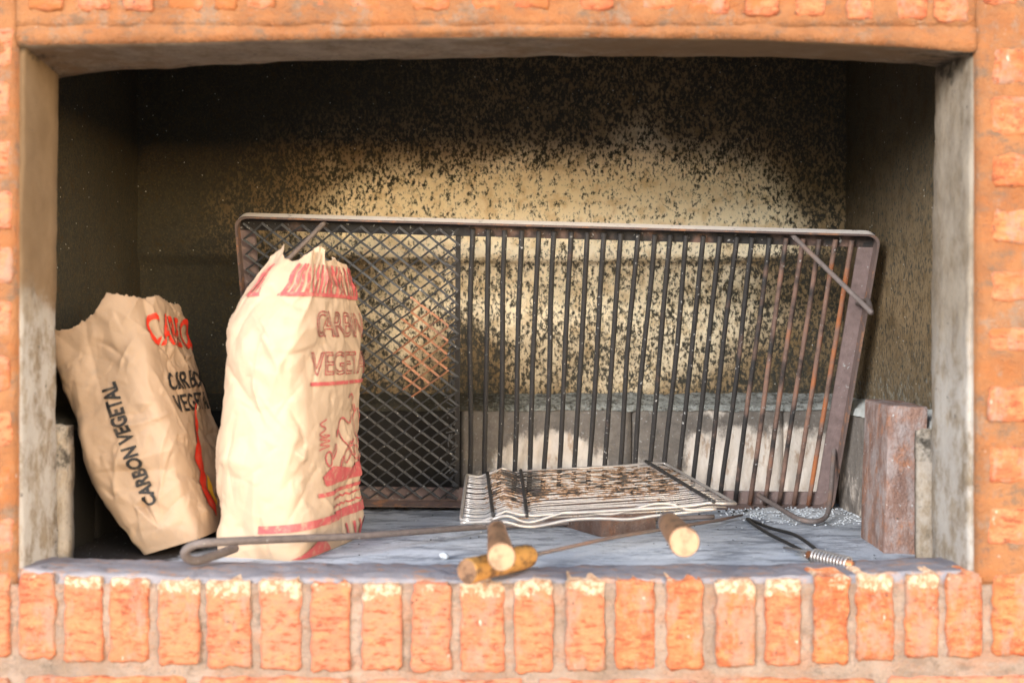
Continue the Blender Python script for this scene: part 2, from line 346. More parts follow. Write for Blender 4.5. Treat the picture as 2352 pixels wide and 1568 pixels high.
def brick(x0, x1, z0, z1, parent, wear=0, pale=None, out=None, depth=.06, nx=5, nz=9, jit=.0034):
    nx = 8 if x1-x0 < .1 else 16; nz = 14 if z1-z0 > .08 else 8
    yo = -random.uniform(-.001, .0016) if out is None else out; sd = random.uniform(0, 90)
    lx, lz = x1-x0, z1-z0; vs = []; wr = []
    gu = [0, .0035/lx]+[i/(nx-2) for i in range(1, nx-2)]+[1-.0035/lx, 1]; gv = [0, .0035/lz]+[j/(nz-2) for j in range(1, nz-2)]+[1-.0035/lz, 1]
    for j in range(nz+1):
        for i in range(nx+1):
            u, v = gu[i], gv[j]; x, z = x0+u*lx, z0+v*lz
            e = min(u*lx, (1-u)*lx, v*lz, (1-v)*lz)
            if i in (0, 1, nx-1, nx): x += jit*fb((0, i//2, z), 80, sd)*1.2
            if j in (0, 1, nz-1, nz): z += jit*fb((x, j//2, 0), 80, sd)*1.2
            if i in (0, nx) and j in (0, nz): x += (.5-u)*.005; z += (.5-v)*.005
            y = yo+(.0028 if e < 1e-6 else 0)+.0018*fb((x, 0, z), 40, sd)
            vs.append((x, y, z)); wr.append(max(0, 1-(1-v)*lz/.034)*wear)
    k = nx+1; fs = [(j*k+i, j*k+i+1, (j+1)*k+i+1, (j+1)*k+i) for j in range(nz) for i in range(nx)]
    ring = [i for i in range(k)]+[j*k+nx for j in range(1, nz+1)]+[nz*k+i for i in range(nx-1, -1, -1)]+[j*k for j in range(nz-1, 0, -1)]
    b0 = len(vs); vs += [(vs[i][0], depth, vs[i][2]) for i in ring]; wr += [wr[i] for i in ring]; n = len(ring)
    fs += [(ring[q], b0+q, b0+(q+1) % n, ring[(q+1) % n]) for q in range(n)]+[tuple(b0+q for q in range(n))]
    mb = MB(); mb.v = vs; mb.f = fs; o = mb.build('brick', M['brick'], parent, True); fattr(o, 'wear', wr)
    o.color = (random.random() if pale is None else pale, 0, 0, 1); return o
# the course on edge below the opening
BR = [(-48,18),(44,122),(149,232),(252,337),(366,455),(477,573),(600,687),(717,800),(835,919),(949,1032),(1061,1155),(1185,1268),(1303,1386),(1417,1500),
      (1535,1613),(1648,1732),(1762,1837),(1873,1946),(1972,2051),(2084,2154),(2178,2254),(2285,2372)]
BR = [(-48-112*k, 18-112*k) for k in range(5, 0, -1)]+BR+[(2285+112*k, 2372+112*k) for k in range(1, 6)]
for a, b in BR:
    yt = interp(a, [-100, 44, 149, 612, 949, 1185, 1648, 1972, 2178, 2400], [1318, 1318, 1328, 1336, 1339, 1336, 1331, 1323, 1314, 1320])+random.uniform(-4, 4)
    yb = interp(a, [-100, 44, 366, 612, 1061, 1185, 1417, 1762, 1972, 2178, 2400], [1510, 1514, 1527, 1538, 1544, 1544, 1540, 1529, 1518, 1509, 1503])+random.uniform(-3, 3)
    inside = 60 < a < 2190
    pk = interp(a, [0, 300, 700, 1200, 1500, 2300], [.35, .5, .75, .5, .2, .08])+random.uniform(-.15, .15)
    brick(xf(a-3), xf(b+3), zf(yb), zf(yt), W_low, random.choice((.4, .6, .75, .9, 1.1)) if inside else .15, max(0, min(1, pk)))
# stretchers below it
z = zf(1558); row = 0
while z > .35:
    x = -1.15+(row % 2)*.12
    while x < 1.12:
        L = random.uniform(.205, .225); x1 = min(x+L, 1.15)
        if x1-x > .05: brick(x, x1, z-.052-random.uniform(0, .004), z+random.uniform(-.003, .003), W_low)
        x += L+.022
    z -= .076; row += 1
# side stretchers
SIDE = [(107,192),(222,308),(356,428),(482,558),(622,690),(752,806),(889,969),(1024,1109),(1164,1251)]
for a, b in SIDE:
    for x0, x1 in ((xf(2277), xf(2277)+.115), (xf(2277)+.137, xf(2277)+.36), (xf(2277)+.382, 1.15)):
        brick(x0+random.uniform(-.003, .003), x1, zf(b), zf(a), W_right, 0, .1, random.uniform(.001, .003)).color = (random.uniform(0, .35), random.uniform(.25, .45), 0, 1)
for a, b in [(60,150),(190,275),(318,400),(440,524),(566,650),(690,775),(818,900),(942,1026),(1066,1150),(1190,1270)]:
    for x0, x1 in ((-1.15, -1.0), (-.978, -.755), (-.733, xf(24))):
        brick(x0, x1+random.uniform(-.004, .002), zf(b), zf(a), W_left, 0, .55, random.uniform(.001, .003)).color = (random.uniform(.3, .9), random.uniform(.2, .55), 0, 1)
# the course on end above the lintel
TOP = [(66,140,22),(175,250,25),(280,352,25),(385,464,20),(492,545,22),(565,632,20),(682,746,18),(800,875,21),(945,1032,24),(1085,1155,20),(1180,1263,20),(1333,1408,22),(1473,1552,22),
       (1587,1676,33),(1711,1788,35),(1828,1898,36),(1946,2006,45),(2060,2130,45),(2145,2226,50),(2262,2340,10)]
for a, b, yb in TOP:
    h = .115 if a < 2250 else .20
    brick(xf(a), xf(b), zf(yb), zf(yb)+h, W_top if b < 2240 else W_right, 0, .5 if a < 1000 else .15, random.uniform(.0005, .0035)).color = (.5 if a < 1000 else .2, .55 if a < 1300 else .25, 0, 1)
for r in range(5):
    z = zf(20)+.14+r*.076; x = -1.15+(r % 2)*.11
    while x < 1.1:
        L = random.uniform(.205, .225); x1 = min(x+L, 1.15)
        if x1-x > .05: brick(x, x1, z, z+.053, W_top)
        x += L+.022

# ------------------------------------------------------------------ lintel and jambs
LX = [-60, 50, 400, 800, 1200, 1700, 2000, 2230, 2400]
LFy = [106, 102, 97, 87, 83, 88, 101, 118, 122]   # front lower edge
LRx = [60, 140, 250, 700, 1300, 1800, 2120, 2250]
LRy = [195, 180, 163, 141, 130, 133, 150, 165]    # rear lower edge
def lintel_fn():
    vs = []; fs = []; nu = 140; prof = []
    for i in range(nu+1):
        X = lerp(XL-.005, XR+.005, i/nu)
        zfnt = zf(interp(X*FPX/CAM_D+1176, LX, LFy)); D2 = 1.73
        zr = 1.25+(784-interp(X*FPX/D2+1176, LRx, LRy))*D2/FPX
        row = [(X, .0035+.0022*fb((X, 0, 5), 20, 2), zf(58)), (X, -.0005+.003*fb((X, 1, 5), 16, 4), lerp(zf(58), zfnt, .5)), (X, .001+.002*fb((X, 2, 5), 25, 6), zfnt+.006), (X, .005, zfnt)]
        for t in (.12, .3, .5, .7, .88, 1): row.append((X, lerp(.007, D2-CAM_D, t), lerp(zfnt, zr, t)+.0022*fb((X, t*.15, 0), 18, 9)))
        row += [(X, D2-CAM_D+.004, zr+.01), (X, D2-CAM_D+.004, 1.80), (X, .10, 1.80)]
        vs += row; prof.append(len(row))
    k = prof[0]
    for i in range(nu):
        for j in range(k): fs.append((i*k+j, i*k+(j+1) % k, (i+1)*k+(j+1) % k, (i+1)*k+j))
    fs += [tuple(range(k)), tuple(reversed(range(nu*k, nu*k+k)))]
    return vs, fs, k
vs, fs, k = lintel_fn(); mb = MB(); mb.v = vs; mb.f = fs
lin = mb.build('lintel', M['wash'], BBQ, True); lin.data.materials.append(M['concrete'])
for p in lin.data.polygons:
    p.material_index = 0 if max(v % k for v in p.vertices) <= 3 or (0 in [v % k for v in p.vertices] and k-1 in [v % k for v in p.vertices]) else 1
fattr(lin, 'soot_shade', [max(0, 1-(v[0]-XL)/.085)*.5+max(0, 1-(XR-v[0])/.22)*.62 for v in vs])
fattr(lin, 'stain', [.46+.16*math.sin(v[0]*5) for v in vs]); fattr(lin, 'pale', [.1]*len(vs))

def jamb(x, sgn, Dr, parent=BBQ):
    zs = [lerp(FLOOR-.02, 1.678, j/90) for j in range(91)]; vs = []; st = []; so = []; pa = []
    prof = [(.02, .018), (.005, .012), (.0012, .014), (0, .020)]+[(0, lerp(.020, Dr-CAM_D-.006, t)) for t in (.2, .4, .6, .8, 1)]+[(.004, Dr-CAM_D), (.075, Dr-CAM_D), (.075, .018)]
    for j, z in enumerate(zs):
        ypx = 784-(z-1.25)*FPX/1.65
        bow = interp(ypx, [100, 400, 800, 1300], [.004, .001, -.003, -.002]) if sgn > 0 else interp(ypx, [100, 400, 800, 1300], [-.002, .001, .004, .001])
        for dx, y in prof:
            d = .0022*fb((y*2, sgn, z), 22, 3+sgn) if dx < .01 else 0
            vs.append((x+sgn*(dx+d+(bow if dx < .05 else 0)), y, z)); t = (y)/(Dr-CAM_D)
            if sgn < 0:
                st.append(interp(ypx+60*t*-1, [520, 560, 640, 700], [.85, .72, .6, .08]) if ypx > 500 else .8)
                so.append(max(0, 1-(ypx-100)/110)*.75+(max(0, t-.72)*2.2*max(0, min(1, (ypx-930)/80))*max(0, min(1, (1180-ypx)/80)))); pa.append(max(0, min(1, (ypx-640)/120))*.75)
            else:
                st.append(.12); so.append(max(0, 1-(ypx-100)/150)*.85+max(0, min(.25, (ypx-1180)/300))); pa.append(.12+max(0, min(.5, (ypx-700)/400)))
    k = len(prof); fs = []
    for j in range(90):
        for i in range(k): fs.append((j*k+i, j*k+(i+1) % k, (j+1)*k+(i+1) % k, (j+1)*k+i))
    mb = MB(); mb.v = vs; mb.f = fs; o = mb.build('jamb', M['concrete'], parent, True)
    fattr(o, 'stain', st); fattr(o, 'soot_shade', so); fattr(o, 'pale', pa)
jamb(XL, -1, JL); jamb(XR, 1, JR)

# ------------------------------------------------------------------ firebox
DB, WL, WR, LT = 2.40, -.785, .70, 1.121          # back wall, side walls, top of the fire brick lining
def soot_light_field(X, Z):                             # heat marks on the back wall, with the light above the grate painted in
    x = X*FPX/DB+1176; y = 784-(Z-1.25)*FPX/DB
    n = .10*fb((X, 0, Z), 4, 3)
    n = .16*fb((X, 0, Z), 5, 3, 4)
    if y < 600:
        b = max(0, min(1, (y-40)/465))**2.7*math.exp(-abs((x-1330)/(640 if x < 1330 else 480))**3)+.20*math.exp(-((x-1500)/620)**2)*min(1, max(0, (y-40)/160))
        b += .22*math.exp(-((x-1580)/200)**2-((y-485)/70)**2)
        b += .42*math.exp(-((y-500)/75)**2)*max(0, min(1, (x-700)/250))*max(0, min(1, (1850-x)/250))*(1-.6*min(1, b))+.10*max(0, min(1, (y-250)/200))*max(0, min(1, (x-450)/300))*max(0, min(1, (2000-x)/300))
        if y > 585: b *= .5  # darkens a line along the step, its shadow painted into the field
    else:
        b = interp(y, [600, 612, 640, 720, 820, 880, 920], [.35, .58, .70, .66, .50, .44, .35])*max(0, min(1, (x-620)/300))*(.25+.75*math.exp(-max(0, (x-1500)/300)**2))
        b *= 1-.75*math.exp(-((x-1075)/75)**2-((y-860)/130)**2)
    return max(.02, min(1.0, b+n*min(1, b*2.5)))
def back_fn(u, v):
    X = lerp(WL, WR, u); Z = lerp(LT-.02, 2.15, v); y = 784-(Z-1.25)*FPX/DB
    Y = DB-CAM_D+.004*fb((X, 0, Z), 6, 5)-(.016 if y < 592 else .016*max(0, 1-(y-592)/14))
    return (X, Y, Z)
o, vs = sheet('back_wall', 150, 110, back_fn, M['soot_shade'], BBQ)
cl = [soot_light_field(v[0], v[2]) for v in vs]
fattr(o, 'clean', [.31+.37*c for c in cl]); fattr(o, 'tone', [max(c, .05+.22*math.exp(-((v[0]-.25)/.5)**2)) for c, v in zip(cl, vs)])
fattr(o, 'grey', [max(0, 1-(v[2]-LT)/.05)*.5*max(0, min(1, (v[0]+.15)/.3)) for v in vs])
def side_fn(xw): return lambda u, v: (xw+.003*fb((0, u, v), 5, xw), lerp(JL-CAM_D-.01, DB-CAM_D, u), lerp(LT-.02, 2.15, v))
o, vs = sheet('side_wall', 40, 60, side_fn(WL), M['soot_shade'], BBQ)
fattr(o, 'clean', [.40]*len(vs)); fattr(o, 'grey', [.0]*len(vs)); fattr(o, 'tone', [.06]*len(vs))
o, vs = sheet('side_wall', 40, 60, side_fn(WR), M['soot_shade'], BBQ)
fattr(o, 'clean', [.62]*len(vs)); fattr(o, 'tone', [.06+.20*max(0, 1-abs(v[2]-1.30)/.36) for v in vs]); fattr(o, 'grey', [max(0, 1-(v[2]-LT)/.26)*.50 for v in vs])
mb = MB()
mb.box(((WL+WR)/2, (.12+DB-CAM_D+.1)/2, 2.18), (WR-WL+.2, DB-CAM_D+.06, .06))
o = mb.build('hood', M['soot_shade'], BBQ); fattr(o, 'clean', [0]*len(o.data.vertices)); fattr(o, 'grey', [0]*len(o.data.vertices)); fattr(o, 'tone', [0]*len(o.data.vertices))
mb = MB(); mb.box((0, DB-CAM_D+.12, 1.12), (2.3, .16, 2.24)); mb.box((-1.0, .46, 1.12), (.31, .655, 2.24)); mb.box((.955, .46, 1.12), (.40, .655, 2.24))
mb.build('outer_masonry', M['mortar'], BBQ)
mb = MB(); mb.box((0, .46, .44), (1.60, .655, .88)); mb.build('plinth', M['mortar'], BBQ)

# hearth and sill
def hearth_fn(u, v):
    X = lerp(-.80, .70, u); Y = lerp(1.66-CAM_D, 2.37-CAM_D, v)
    return (X, Y, FLOOR+.0028*fb((X, Y, 0), 7, 2)+.0008*fb((X, Y, 0), 40, 6))
o, vs = sheet('hearth', 170, 90, hearth_fn, M['hearth'], BBQ)
fattr(o, 'soot_shade', [max(interp(v[0]-.25*v[1], [-.72, -.60, -.50], [.95, .85, 0]), interp(v[1]-.25*max(0, v[0]), [.50, .62, .72], [0, .30, .62])) for v in vs])  # soot and painted shade behind the left bag; darker towards the back too
def sill_fn(u, v):
    X = lerp(XL-.01, XR+.01, u); x = X*FPX/1.6+1176
    zbt = zf(interp(x, [-100, 44, 149, 612, 949, 1185, 1648, 1972, 2178, 2400], [1306, 1310, 1330, 1339, 1343, 1339, 1334, 1324, 1310, 1316]))
    zl = interp(x, [50, 160, 500, 900, 1176, 1500, 1900, 2100, 2230], [.931, .929, .924, .921, .9185, .919, .921, .928, .930])
    pts = [(.012, zbt-.03), (.007, zbt-.008), (.011, lerp(zbt, zl, .6)), (.03, zl), (.06, zl+.001), (.09, zl), (.11, zl-.002), (.128, zl-.008), (.14, FLOOR-.012)]
    t = v*(len(pts)-1); i = min(int(t), len(pts)-2); y, z = [lerp(pts[i][k], pts[i+1][k], t-i) for k in (0, 1)]
    d = .0035*fb((X, y, 0), 14, 4)+.0012*fb((X, y, z), 60, 1)
    return (X, y+d*.8, z+d)
sheet('sill', 300, 32, sill_fn, M['sill'], BBQ)

# fire brick lining: blocks along the back and both sides, with ash on its ledge
def clean_low(X, Z):
    x = X*FPX/2.34+1176; y = 784-(Z-1.25)*FPX/2.34; b = 0
    b = 1.30-((x-1262)/150)**2-(min(0, y-1075)/92)**2
    b = max(b, (1.12-((x-1745)/205)**4-(min(0, y-1060)/105)**2)*(.9+.1*math.sin(x*.06)))
    b = max(b, .62-((x-1640)/70)**2-((y-945)/40)**2, .34-((x-1105)/60)**2-(min(0, y-1050)/90)**2, .40-((x-1480)/120)**2-(min(0, y-1080)/90)**2)
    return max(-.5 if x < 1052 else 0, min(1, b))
def block(x0, x1, y0, y1, name='fire_brick', face='y', z0=FLOOR-.02, z1=LT-.004, fn=None):
    nx, nz = 22, 18; sd = random.uniform(0, 50); vs = []
    for j in range(nz+1):
        for i in range(nx+1):
            u, v = i/nx, j/nz; z = lerp(z0, z1, v); e = .004 if i in (0, nx) or j == nz else 0
            if face == 'y': x = lerp(x0, x1, u); vs.append((x, y0+e+.0025*fb((x, 0, z), 25, sd), z))
            elif face == 'x-': y = lerp(y1, y0, u); vs.append((x0+e+.0025*fb((0, y, z), 25, sd), y, z))
            else: y = lerp(y0, y1, u); vs.append((x1-e+.0025*fb((0, y, z), 25, sd), y, z))
    k = nx+1; fs = [(j*k+i, j*k+i+1, (j+1)*k+i+1, (j+1)*k+i) for j in range(nz) for i in range(nx)]
    ring = [i for i in range(k)]+[j*k+nx for j in range(1, nz+1)]+[nz*k+i for i in range(nx-1, -1, -1)]+[j*k for j in range(nz-1, 0, -1)]
    b0 = len(vs); n = len(ring)
    for i in ring:
        p = vs[i]; vs.append((p[0], y1, p[2]) if face == 'y' else ((x1, p[1], p[2]) if face == 'x-' else (x0, p[1], p[2])))
    fs += [(ring[q], b0+q, b0+(q+1) % n, ring[(q+1) % n]) for q in range(n)]+[tuple(b0+q for q in range(n))]
    mb = MB(); mb.v = vs; mb.f = fs; o = mb.build(name, M['fire'], BBQ, True)
    fattr(o, 'clean', [fn(*v) if fn else clean_low(v[0], v[2]) for v in vs])
yb = 2.34-CAM_D
xs = [(x-1176)*2.34/FPX for x in (380, 690, 1050, 1452, 1800)]; xs = [-.71]+xs[1:]+[.668]
for a, b in zip(xs, xs[1:]): block(a+.0012, b-.0012, yb, yb+.075)
def side_clean(x, y, z): return max(0, min(.75, (1.06-z)/.12))*.6 if y > .4 else .25
for a, b in ((.17, .36), (.365, .555), (.56, .75)):
    block(.668, .74, a, b, face='x-', fn=lambda x, y, z: .18+.22*max(0, min(1, (1.05-z)/.08)))
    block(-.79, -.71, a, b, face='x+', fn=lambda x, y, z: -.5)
# end pieces of the lining showing past the jambs
def end_piece(x0, x1, y0, y1, z1):
    mb = MB(); nz = 30; vs = []; fs = []
    prof = [(x0, y1), (x0, y0+.005), (x0+.005, y0), ((x0+x1)/2, y0-.001), (x1-.005, y0), (x1, y0+.005), (x1, y1)]
    for j in range(nz+1):
        z = lerp(FLOOR-.01, z1, j/nz)
        for x, y in prof: vs.append((x+.0025*fb((x, y, z), 25, 3), y+.002*fb((x, y, z), 25, 7), z-(.004 if j == nz and (x in (x0, x1)) else 0)))
    k = len(prof)
    for j in range(nz):
        for i in range(k): fs.append((j*k+i, j*k+(i+1) % k, (j+1)*k+(i+1) % k, (j+1)*k+i))
    fs += [tuple(reversed(range(k))), tuple(nz*k+i for i in range(k))]
    mb.v = vs; mb.f = fs; o = mb.build('lining_end_block', M['concrete'], BBQ, True)
    fattr(o, 'stain', [0]*len(vs)); fattr(o, 'pale', [.35]*len(vs)); fattr(o, 'soot_shade', [.34+.25*(v[2] > 1.06) for v in vs])
end_piece(-.72, -.678, .143, .178, 1.125); end_piece(.6225, .70, .160, .175, 1.117)
def ledge_back(u, v):
    X = lerp(WL, WR, u); Y = lerp(yb-.004, DB-CAM_D+.01, v)
    zz = lerp(LT-.003, LT+.020, min(1, v*1.2)**1.2)+.0035*fb((X, Y, 0), 20, 8)+.0015*fb((X, Y, 0), 70, 8)
    if v < .02: zz -= .010
    return (X, Y, zz)
o, vs = sheet('ash_ledge', 200, 12, ledge_back, M['soot_shade'], BBQ)
fattr(o, 'clean', [.12]*len(vs)); fattr(o, 'tone', [.2]*len(vs)); fattr(o, 'grey', [interp(v[0], [-.5, -.12, .05, .7], [.1, .35, .66, .72]) for v in vs])
def ledge_side(xi, xo): return lambda u, v: (lerp(xi, xo, v), lerp(.165, yb+.03, u), lerp(LT-.003, LT+.02, v)+.004*fb((u, v, xi), 9, 2)-(.01 if v < .02 else 0))
sheet('ash_ledge', 70, 10, ledge_side(.664, WR+.01), M['ledge'], BBQ)
o, _ = sheet('ash_ledge', 70, 10, ledge_side(-.706, WL-.01), M['soot_shade'], BBQ); fattr(o, 'clean', [.05]*len(o.data.vertices)); fattr(o, 'grey', [.1]*len(o.data.vertices)); fattr(o, 'tone', [.1]*len(o.data.vertices))

# ------------------------------------------------------------------ iron grate standing on its edge
G = empty('grill_grate', 'large rusty iron barbecue grate with mesh end, stood on edge against the back wall', 'grill')
TL, TR_, BRc, BL = P(545, 488, 2.10), P(2015, 530, 2.10), P(1905, 1160, 2.305), P(598, 1146, 2.305)
gx = ((TR_-TL)+(BRc-BL)).normalized(); gn = gx.cross((TL-BL)).normalized()       # gn points away from the viewer or to it
if gn.y > 0: gn = -gn                             # towards the viewer
def GP(u, v, n=0):                                # u along the width, v up, both 0..1, n towards the viewer
    return (BL*(1-u)+BRc*u)*(1-v)+(TL*(1-u)+TR_*u)*v+gn*n
GW, GH = (TR_-TL).length, (TL-BL).length
def gbox(u0, u1, v0, v1, n0, n1): return MB().hexa([GP(u0,v0,n0),GP(u1,v0,n0),GP(u1,v1,n0),GP(u0,v1,n0)], [GP(u0,v0,n1),GP(u1,v0,n1),GP(u1,v1,n1),GP(u0,v1,n1)])
fw, fh, th = .032/GW, .032/GH, .004
# bent angle iron rim with rounded corners
rim = []; rc = .022
def arc(cu, cv, a0, a1): return [(cu+rc/GW*math.cos(R(a)), cv+rc/GH*math.sin(R(a))) for a in np.linspace(a0, a1, 7)]
rim = arc(1-rc/GW, 1-rc/GH, 0, 90)+arc(rc/GW, 1-rc/GH, 90, 180)+arc(rc/GW, rc/GH, 180, 270)+arc(1-rc/GW, rc/GH, 270, 360)
n = len(rim); vs = []; fs = []
for u, v in rim:
    cu, cv = .5+(u-.5)*(1-2*th/GW), .5+(v-.5)*(1-2*th/GH)
    vs += [GP(u, v, 0), GP(u, v, .027), GP(cu, cv, .027), GP(cu, cv, 0)]
for i in range(n):
    j = (i+1) % n
    for q in range(4): fs.append((i*4+q, i*4+(q+1) % 4, j*4+(q+1) % 4, j*4+q))
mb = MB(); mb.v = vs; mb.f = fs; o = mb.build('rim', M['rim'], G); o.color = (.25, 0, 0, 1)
for nm, a in (('top_rail', (th/GW, 1-th/GW, 1-fh, 1-th/GH)), ('bottom_rail', (th/GW, 1-th/GW, th/GH, fh))):
    o = gbox(*a, 0, th).build(nm, M['iron'] if nm == 'top_rail' else M['frame'], G); o.color = (.35, 0, 0, 1)
for nm, a in (('side_rail', (1-fw, 1-th/GW, fh, 1-fh)), ('side_rail', (th/GW, fw, fh, 1-fh))):
    o = gbox(*a, .0005, th+.0005).build(nm, M['frame'], G); o.color = (.22, 0, 0, 1)
NBAR = 24
for i in range(NBAR):
    u = lerp((1085-545)/1470, (1957-545)/1470, i/(NBAR-1)); du = random.uniform(-.002, .002)
    pts = [GP(u+du*math.sin(t*7+i), lerp(.012, .972, t), .011+.0015*math.sin(t*5+i*2)) for t in np.linspace(0, 1, 15)]
    o = MB().tube(pts, .0049, 8, jit=.06).build('bar', M['iron'], G, True)
    o.color = (interp(i, [0, 12, 16, 18, 20, 23], [.10, .14, .24, .36, .52, .56])+random.uniform(-.04, .06), 0, 0, 1)
ud = (1053-545)/1470
o = gbox(ud-.004, ud+.004, fh, 1-fh, .002, .008).build('divider_bar', M['iron'], G); o.color = (.1, 0, 0, 1)
# expanded metal panel
mb_r = MB(); cw, chh = .036/GW, .0290/GH; mb = MB(); us, ue, vs0, ve = fw*.4, ud+.001, fh*.4, 1-fh*.5
ni, nj = int((ue-us)/(cw/2)), int((ve-vs0)/(chh/2))
def node(i, j):
    u = us+i*(ue-us)/ni; v = vs0+j*(ve-vs0)/nj
    b = .006*fb((u*3, v*3, 0), 1.5, 4)+.006
    return GP(u+.0008*math.sin(j*1.7+i), v+.0012*math.sin(i*.9+j*.3), .008+b)
for i in range(ni):
    for j in range(nj+1):
        if (i+j) % 2: continue
        for dj in (1, -1):
            if not 0 <= j+dj <= nj: continue
            a, b = node(i, j), node(i+1, j+dj); d = (b-a); L = d.length; d.normalize(); s = gn.cross(d).normalized()
            tw = s*.0018+gn*.0009*dj; t2 = gn*.0010
            c_ = (a+b)/2; cx_ = c_.x*FPX/(c_.y+CAM_D)+1176; cy_ = 784-(c_.z-1.25)*FPX/(c_.y+CAM_D)
            (mb_r if ((cx_-975)/62)**2+((cy_-800)/115)**2 < random.uniform(.6, 1.2) else mb).hexa([a-tw-t2-d*.001, b-tw-t2+d*.001, b+tw-t2+d*.001, a+tw-t2-d*.001], [a-tw+t2-d*.001, b-tw+t2+d*.001, b+tw+t2+d*.001, a+tw+t2-d*.001])
o = mb.build('mesh_panel', M['meshm'], G); o.color = (.24, 0, 0, 1)
o = mb_r.build('mesh_patch', M['meshm'], G); o.color = (.85, 0, 0, 1); o['label'] = 'rusty orange patch of the mesh'
mb = MB()                                          # cut, folded edge of the mesh
for j in range(int(nj*.97)):
    u = ud-.012; v = vs0+j*(ve-vs0)/nj
    for q in range(2):
        a = GP(u+random.uniform(-.010, .012), v, .014+random.uniform(-.004, .006)); b = GP(u+random.uniform(-.010, .013), v+random.uniform(.006, .02), .014+random.uniform(-.004, .008))
        mb.tube([a, b], .0016, 4)
o = mb.build('mesh_edge', M['meshm'], G); o.color = (.12, 0, 0, 1)
# wire legs at the corners: up to an apex and back
def leg(pts, name='leg'):
    o = MB().tube(catmull(pts, 6), .0047, 8, jit=.03).build(name, M['poker'], G, True); o.color = (.35, 0, 0, 1)
ap = P(1868, 1193, 2.13); ap.z = max(ap.z, FLOOR+.004)
leg([GP(.872, .045, .006), GP(.872, .05, .02), lerp(GP(.872, .05, .02), P(1830, 1189, 2.095), .5), P(1830, 1189, 2.095), P(1868, 1197, 2.075), P(1897, 1186, 2.10), P(1906, 1150, 2.15), P(1912, 1080, 2.22), P(1917, 1018, 2.27), P(1921, 1012, 2.30)])
leg([GP(.868, .985, .012), GP(.868, .98, .02), lerp(GP(.868, .98, .02), P(2000, 717, 1.93), .5), P(1990, 706, 1.935), P(2000, 717, 1.93), P(2000, 714, 1.945), P(1992, 690, 2.03), GP(.985, .76, .015)])
leg([GP(.135, .98, .012), GP(.134, .975, .02), lerp(GP(.134, .975, .02), P(590, 668, 2.01), .5), P(596, 660, 2.012), P(590, 668, 2.01), P(588, 665, 2.02), GP(.02, .76, .015)])
leg([GP(.13, .012, .010), P(655, 1172, 2.2), P(630, 1185, 2.14), P(606, 1180, 2.15), P(595, 1120, 2.25), GP(.012, .24, .01)])

# ------------------------------------------------------------------ paper bags
def make_crumple(W, H, seed, cells=(.085, .036, .015), amp=(.0060, .0024, .0008)):
    r = np.random.default_rng(seed); NX, NY = 420, 300; acc = np.zeros((NY, NX))
    for c, a in zip(cells, amp):
        n = int(W*H/c/c*1.3)+12
        pts = [(-.05*W, -.05*H), (1.05*W, -.05*H), (1.05*W, 1.05*H), (-.05*W, 1.05*H)]+[(r.uniform(-.05, 1.05)*W, r.uniform(-.05, 1.05)*H) for _ in range(n)]
        vv, _, ff, *_ = delaunay_2d_cdt([Vector(p) for p in pts], [], [], 0, 1e-6)
        hts = r.normal(0, a, len(vv)); gx_, gy_ = np.meshgrid(np.linspace(0, W, NX), np.linspace(0, H, NY)); out = np.zeros((NY, NX))
        for f in ff:
            (x0, y0), (x1, y1), (x2, y2) = [tuple(vv[i]) for i in f]; det = (y1-y2)*(x0-x2)+(x2-x1)*(y0-y2)
            if abs(det) < 1e-12: continue
            i0, i1 = max(0, int(min(x0, x1, x2)/W*(NX-1))), min(NX, int(max(x0, x1, x2)/W*(NX-1))+2)
            j0, j1 = max(0, int(min(y0, y1, y2)/H*(NY-1))), min(NY, int(max(y0, y1, y2)/H*(NY-1))+2)
            if i1 <= i0 or j1 <= j0: continue
            X, Y = gx_[j0:j1, i0:i1], gy_[j0:j1, i0:i1]
            a0 = ((y1-y2)*(X-x2)+(x2-x1)*(Y-y2))/det; b0 = ((y2-y0)*(X-x2)+(x0-x2)*(Y-y2))/det; c0 = 1-a0-b0
            m = (a0 >= -1e-6) & (b0 >= -1e-6) & (c0 >= -1e-6)
            out[j0:j1, i0:i1][m] = (a0*hts[f[0]]+b0*hts[f[1]]+c0*hts[f[2]])[m]
        acc += out
    U, V = np.meshgrid(np.linspace(0, W, NX), np.linspace(0, H, NY))
    for _ in range(int(W*H*230)):                  # sharp creases: short ridges and valleys
        x, y = r.uniform(0, W), r.uniform(0, H); an = r.choice([r.normal(.9, .35), r.normal(-.9, .35), r.normal(1.57, .3), r.uniform(0, 3.1)]); L = r.uniform(.03, .11); wd = r.uniform(.003, .008); am = r.choice([1, 1, -1])*r.uniform(.002, .0062)
        c_, s_ = math.cos(an), math.sin(an); lu = (U-x)*c_+(V-y)*s_; lv = -(U-x)*s_+(V-y)*c_+.15*lu*lu/L
        acc += am*np.exp(-np.abs(lv)/wd)*np.clip(1-(lu/L)**2, 0, 1)
    def ev(s, t):
        x = min(max(s/W, 0), 1)*(NX-1.001); y = min(max(t/H, 0), 1)*(NY-1.001); i, j = int(x), int(y); fx, fy = x-i, y-j
        return (acc[j, i]*(1-fx)+acc[j, i+1]*fx)*(1-fy)+(acc[j+1, i]*(1-fx)+acc[j+1, i+1]*fx)*fy
    return ev
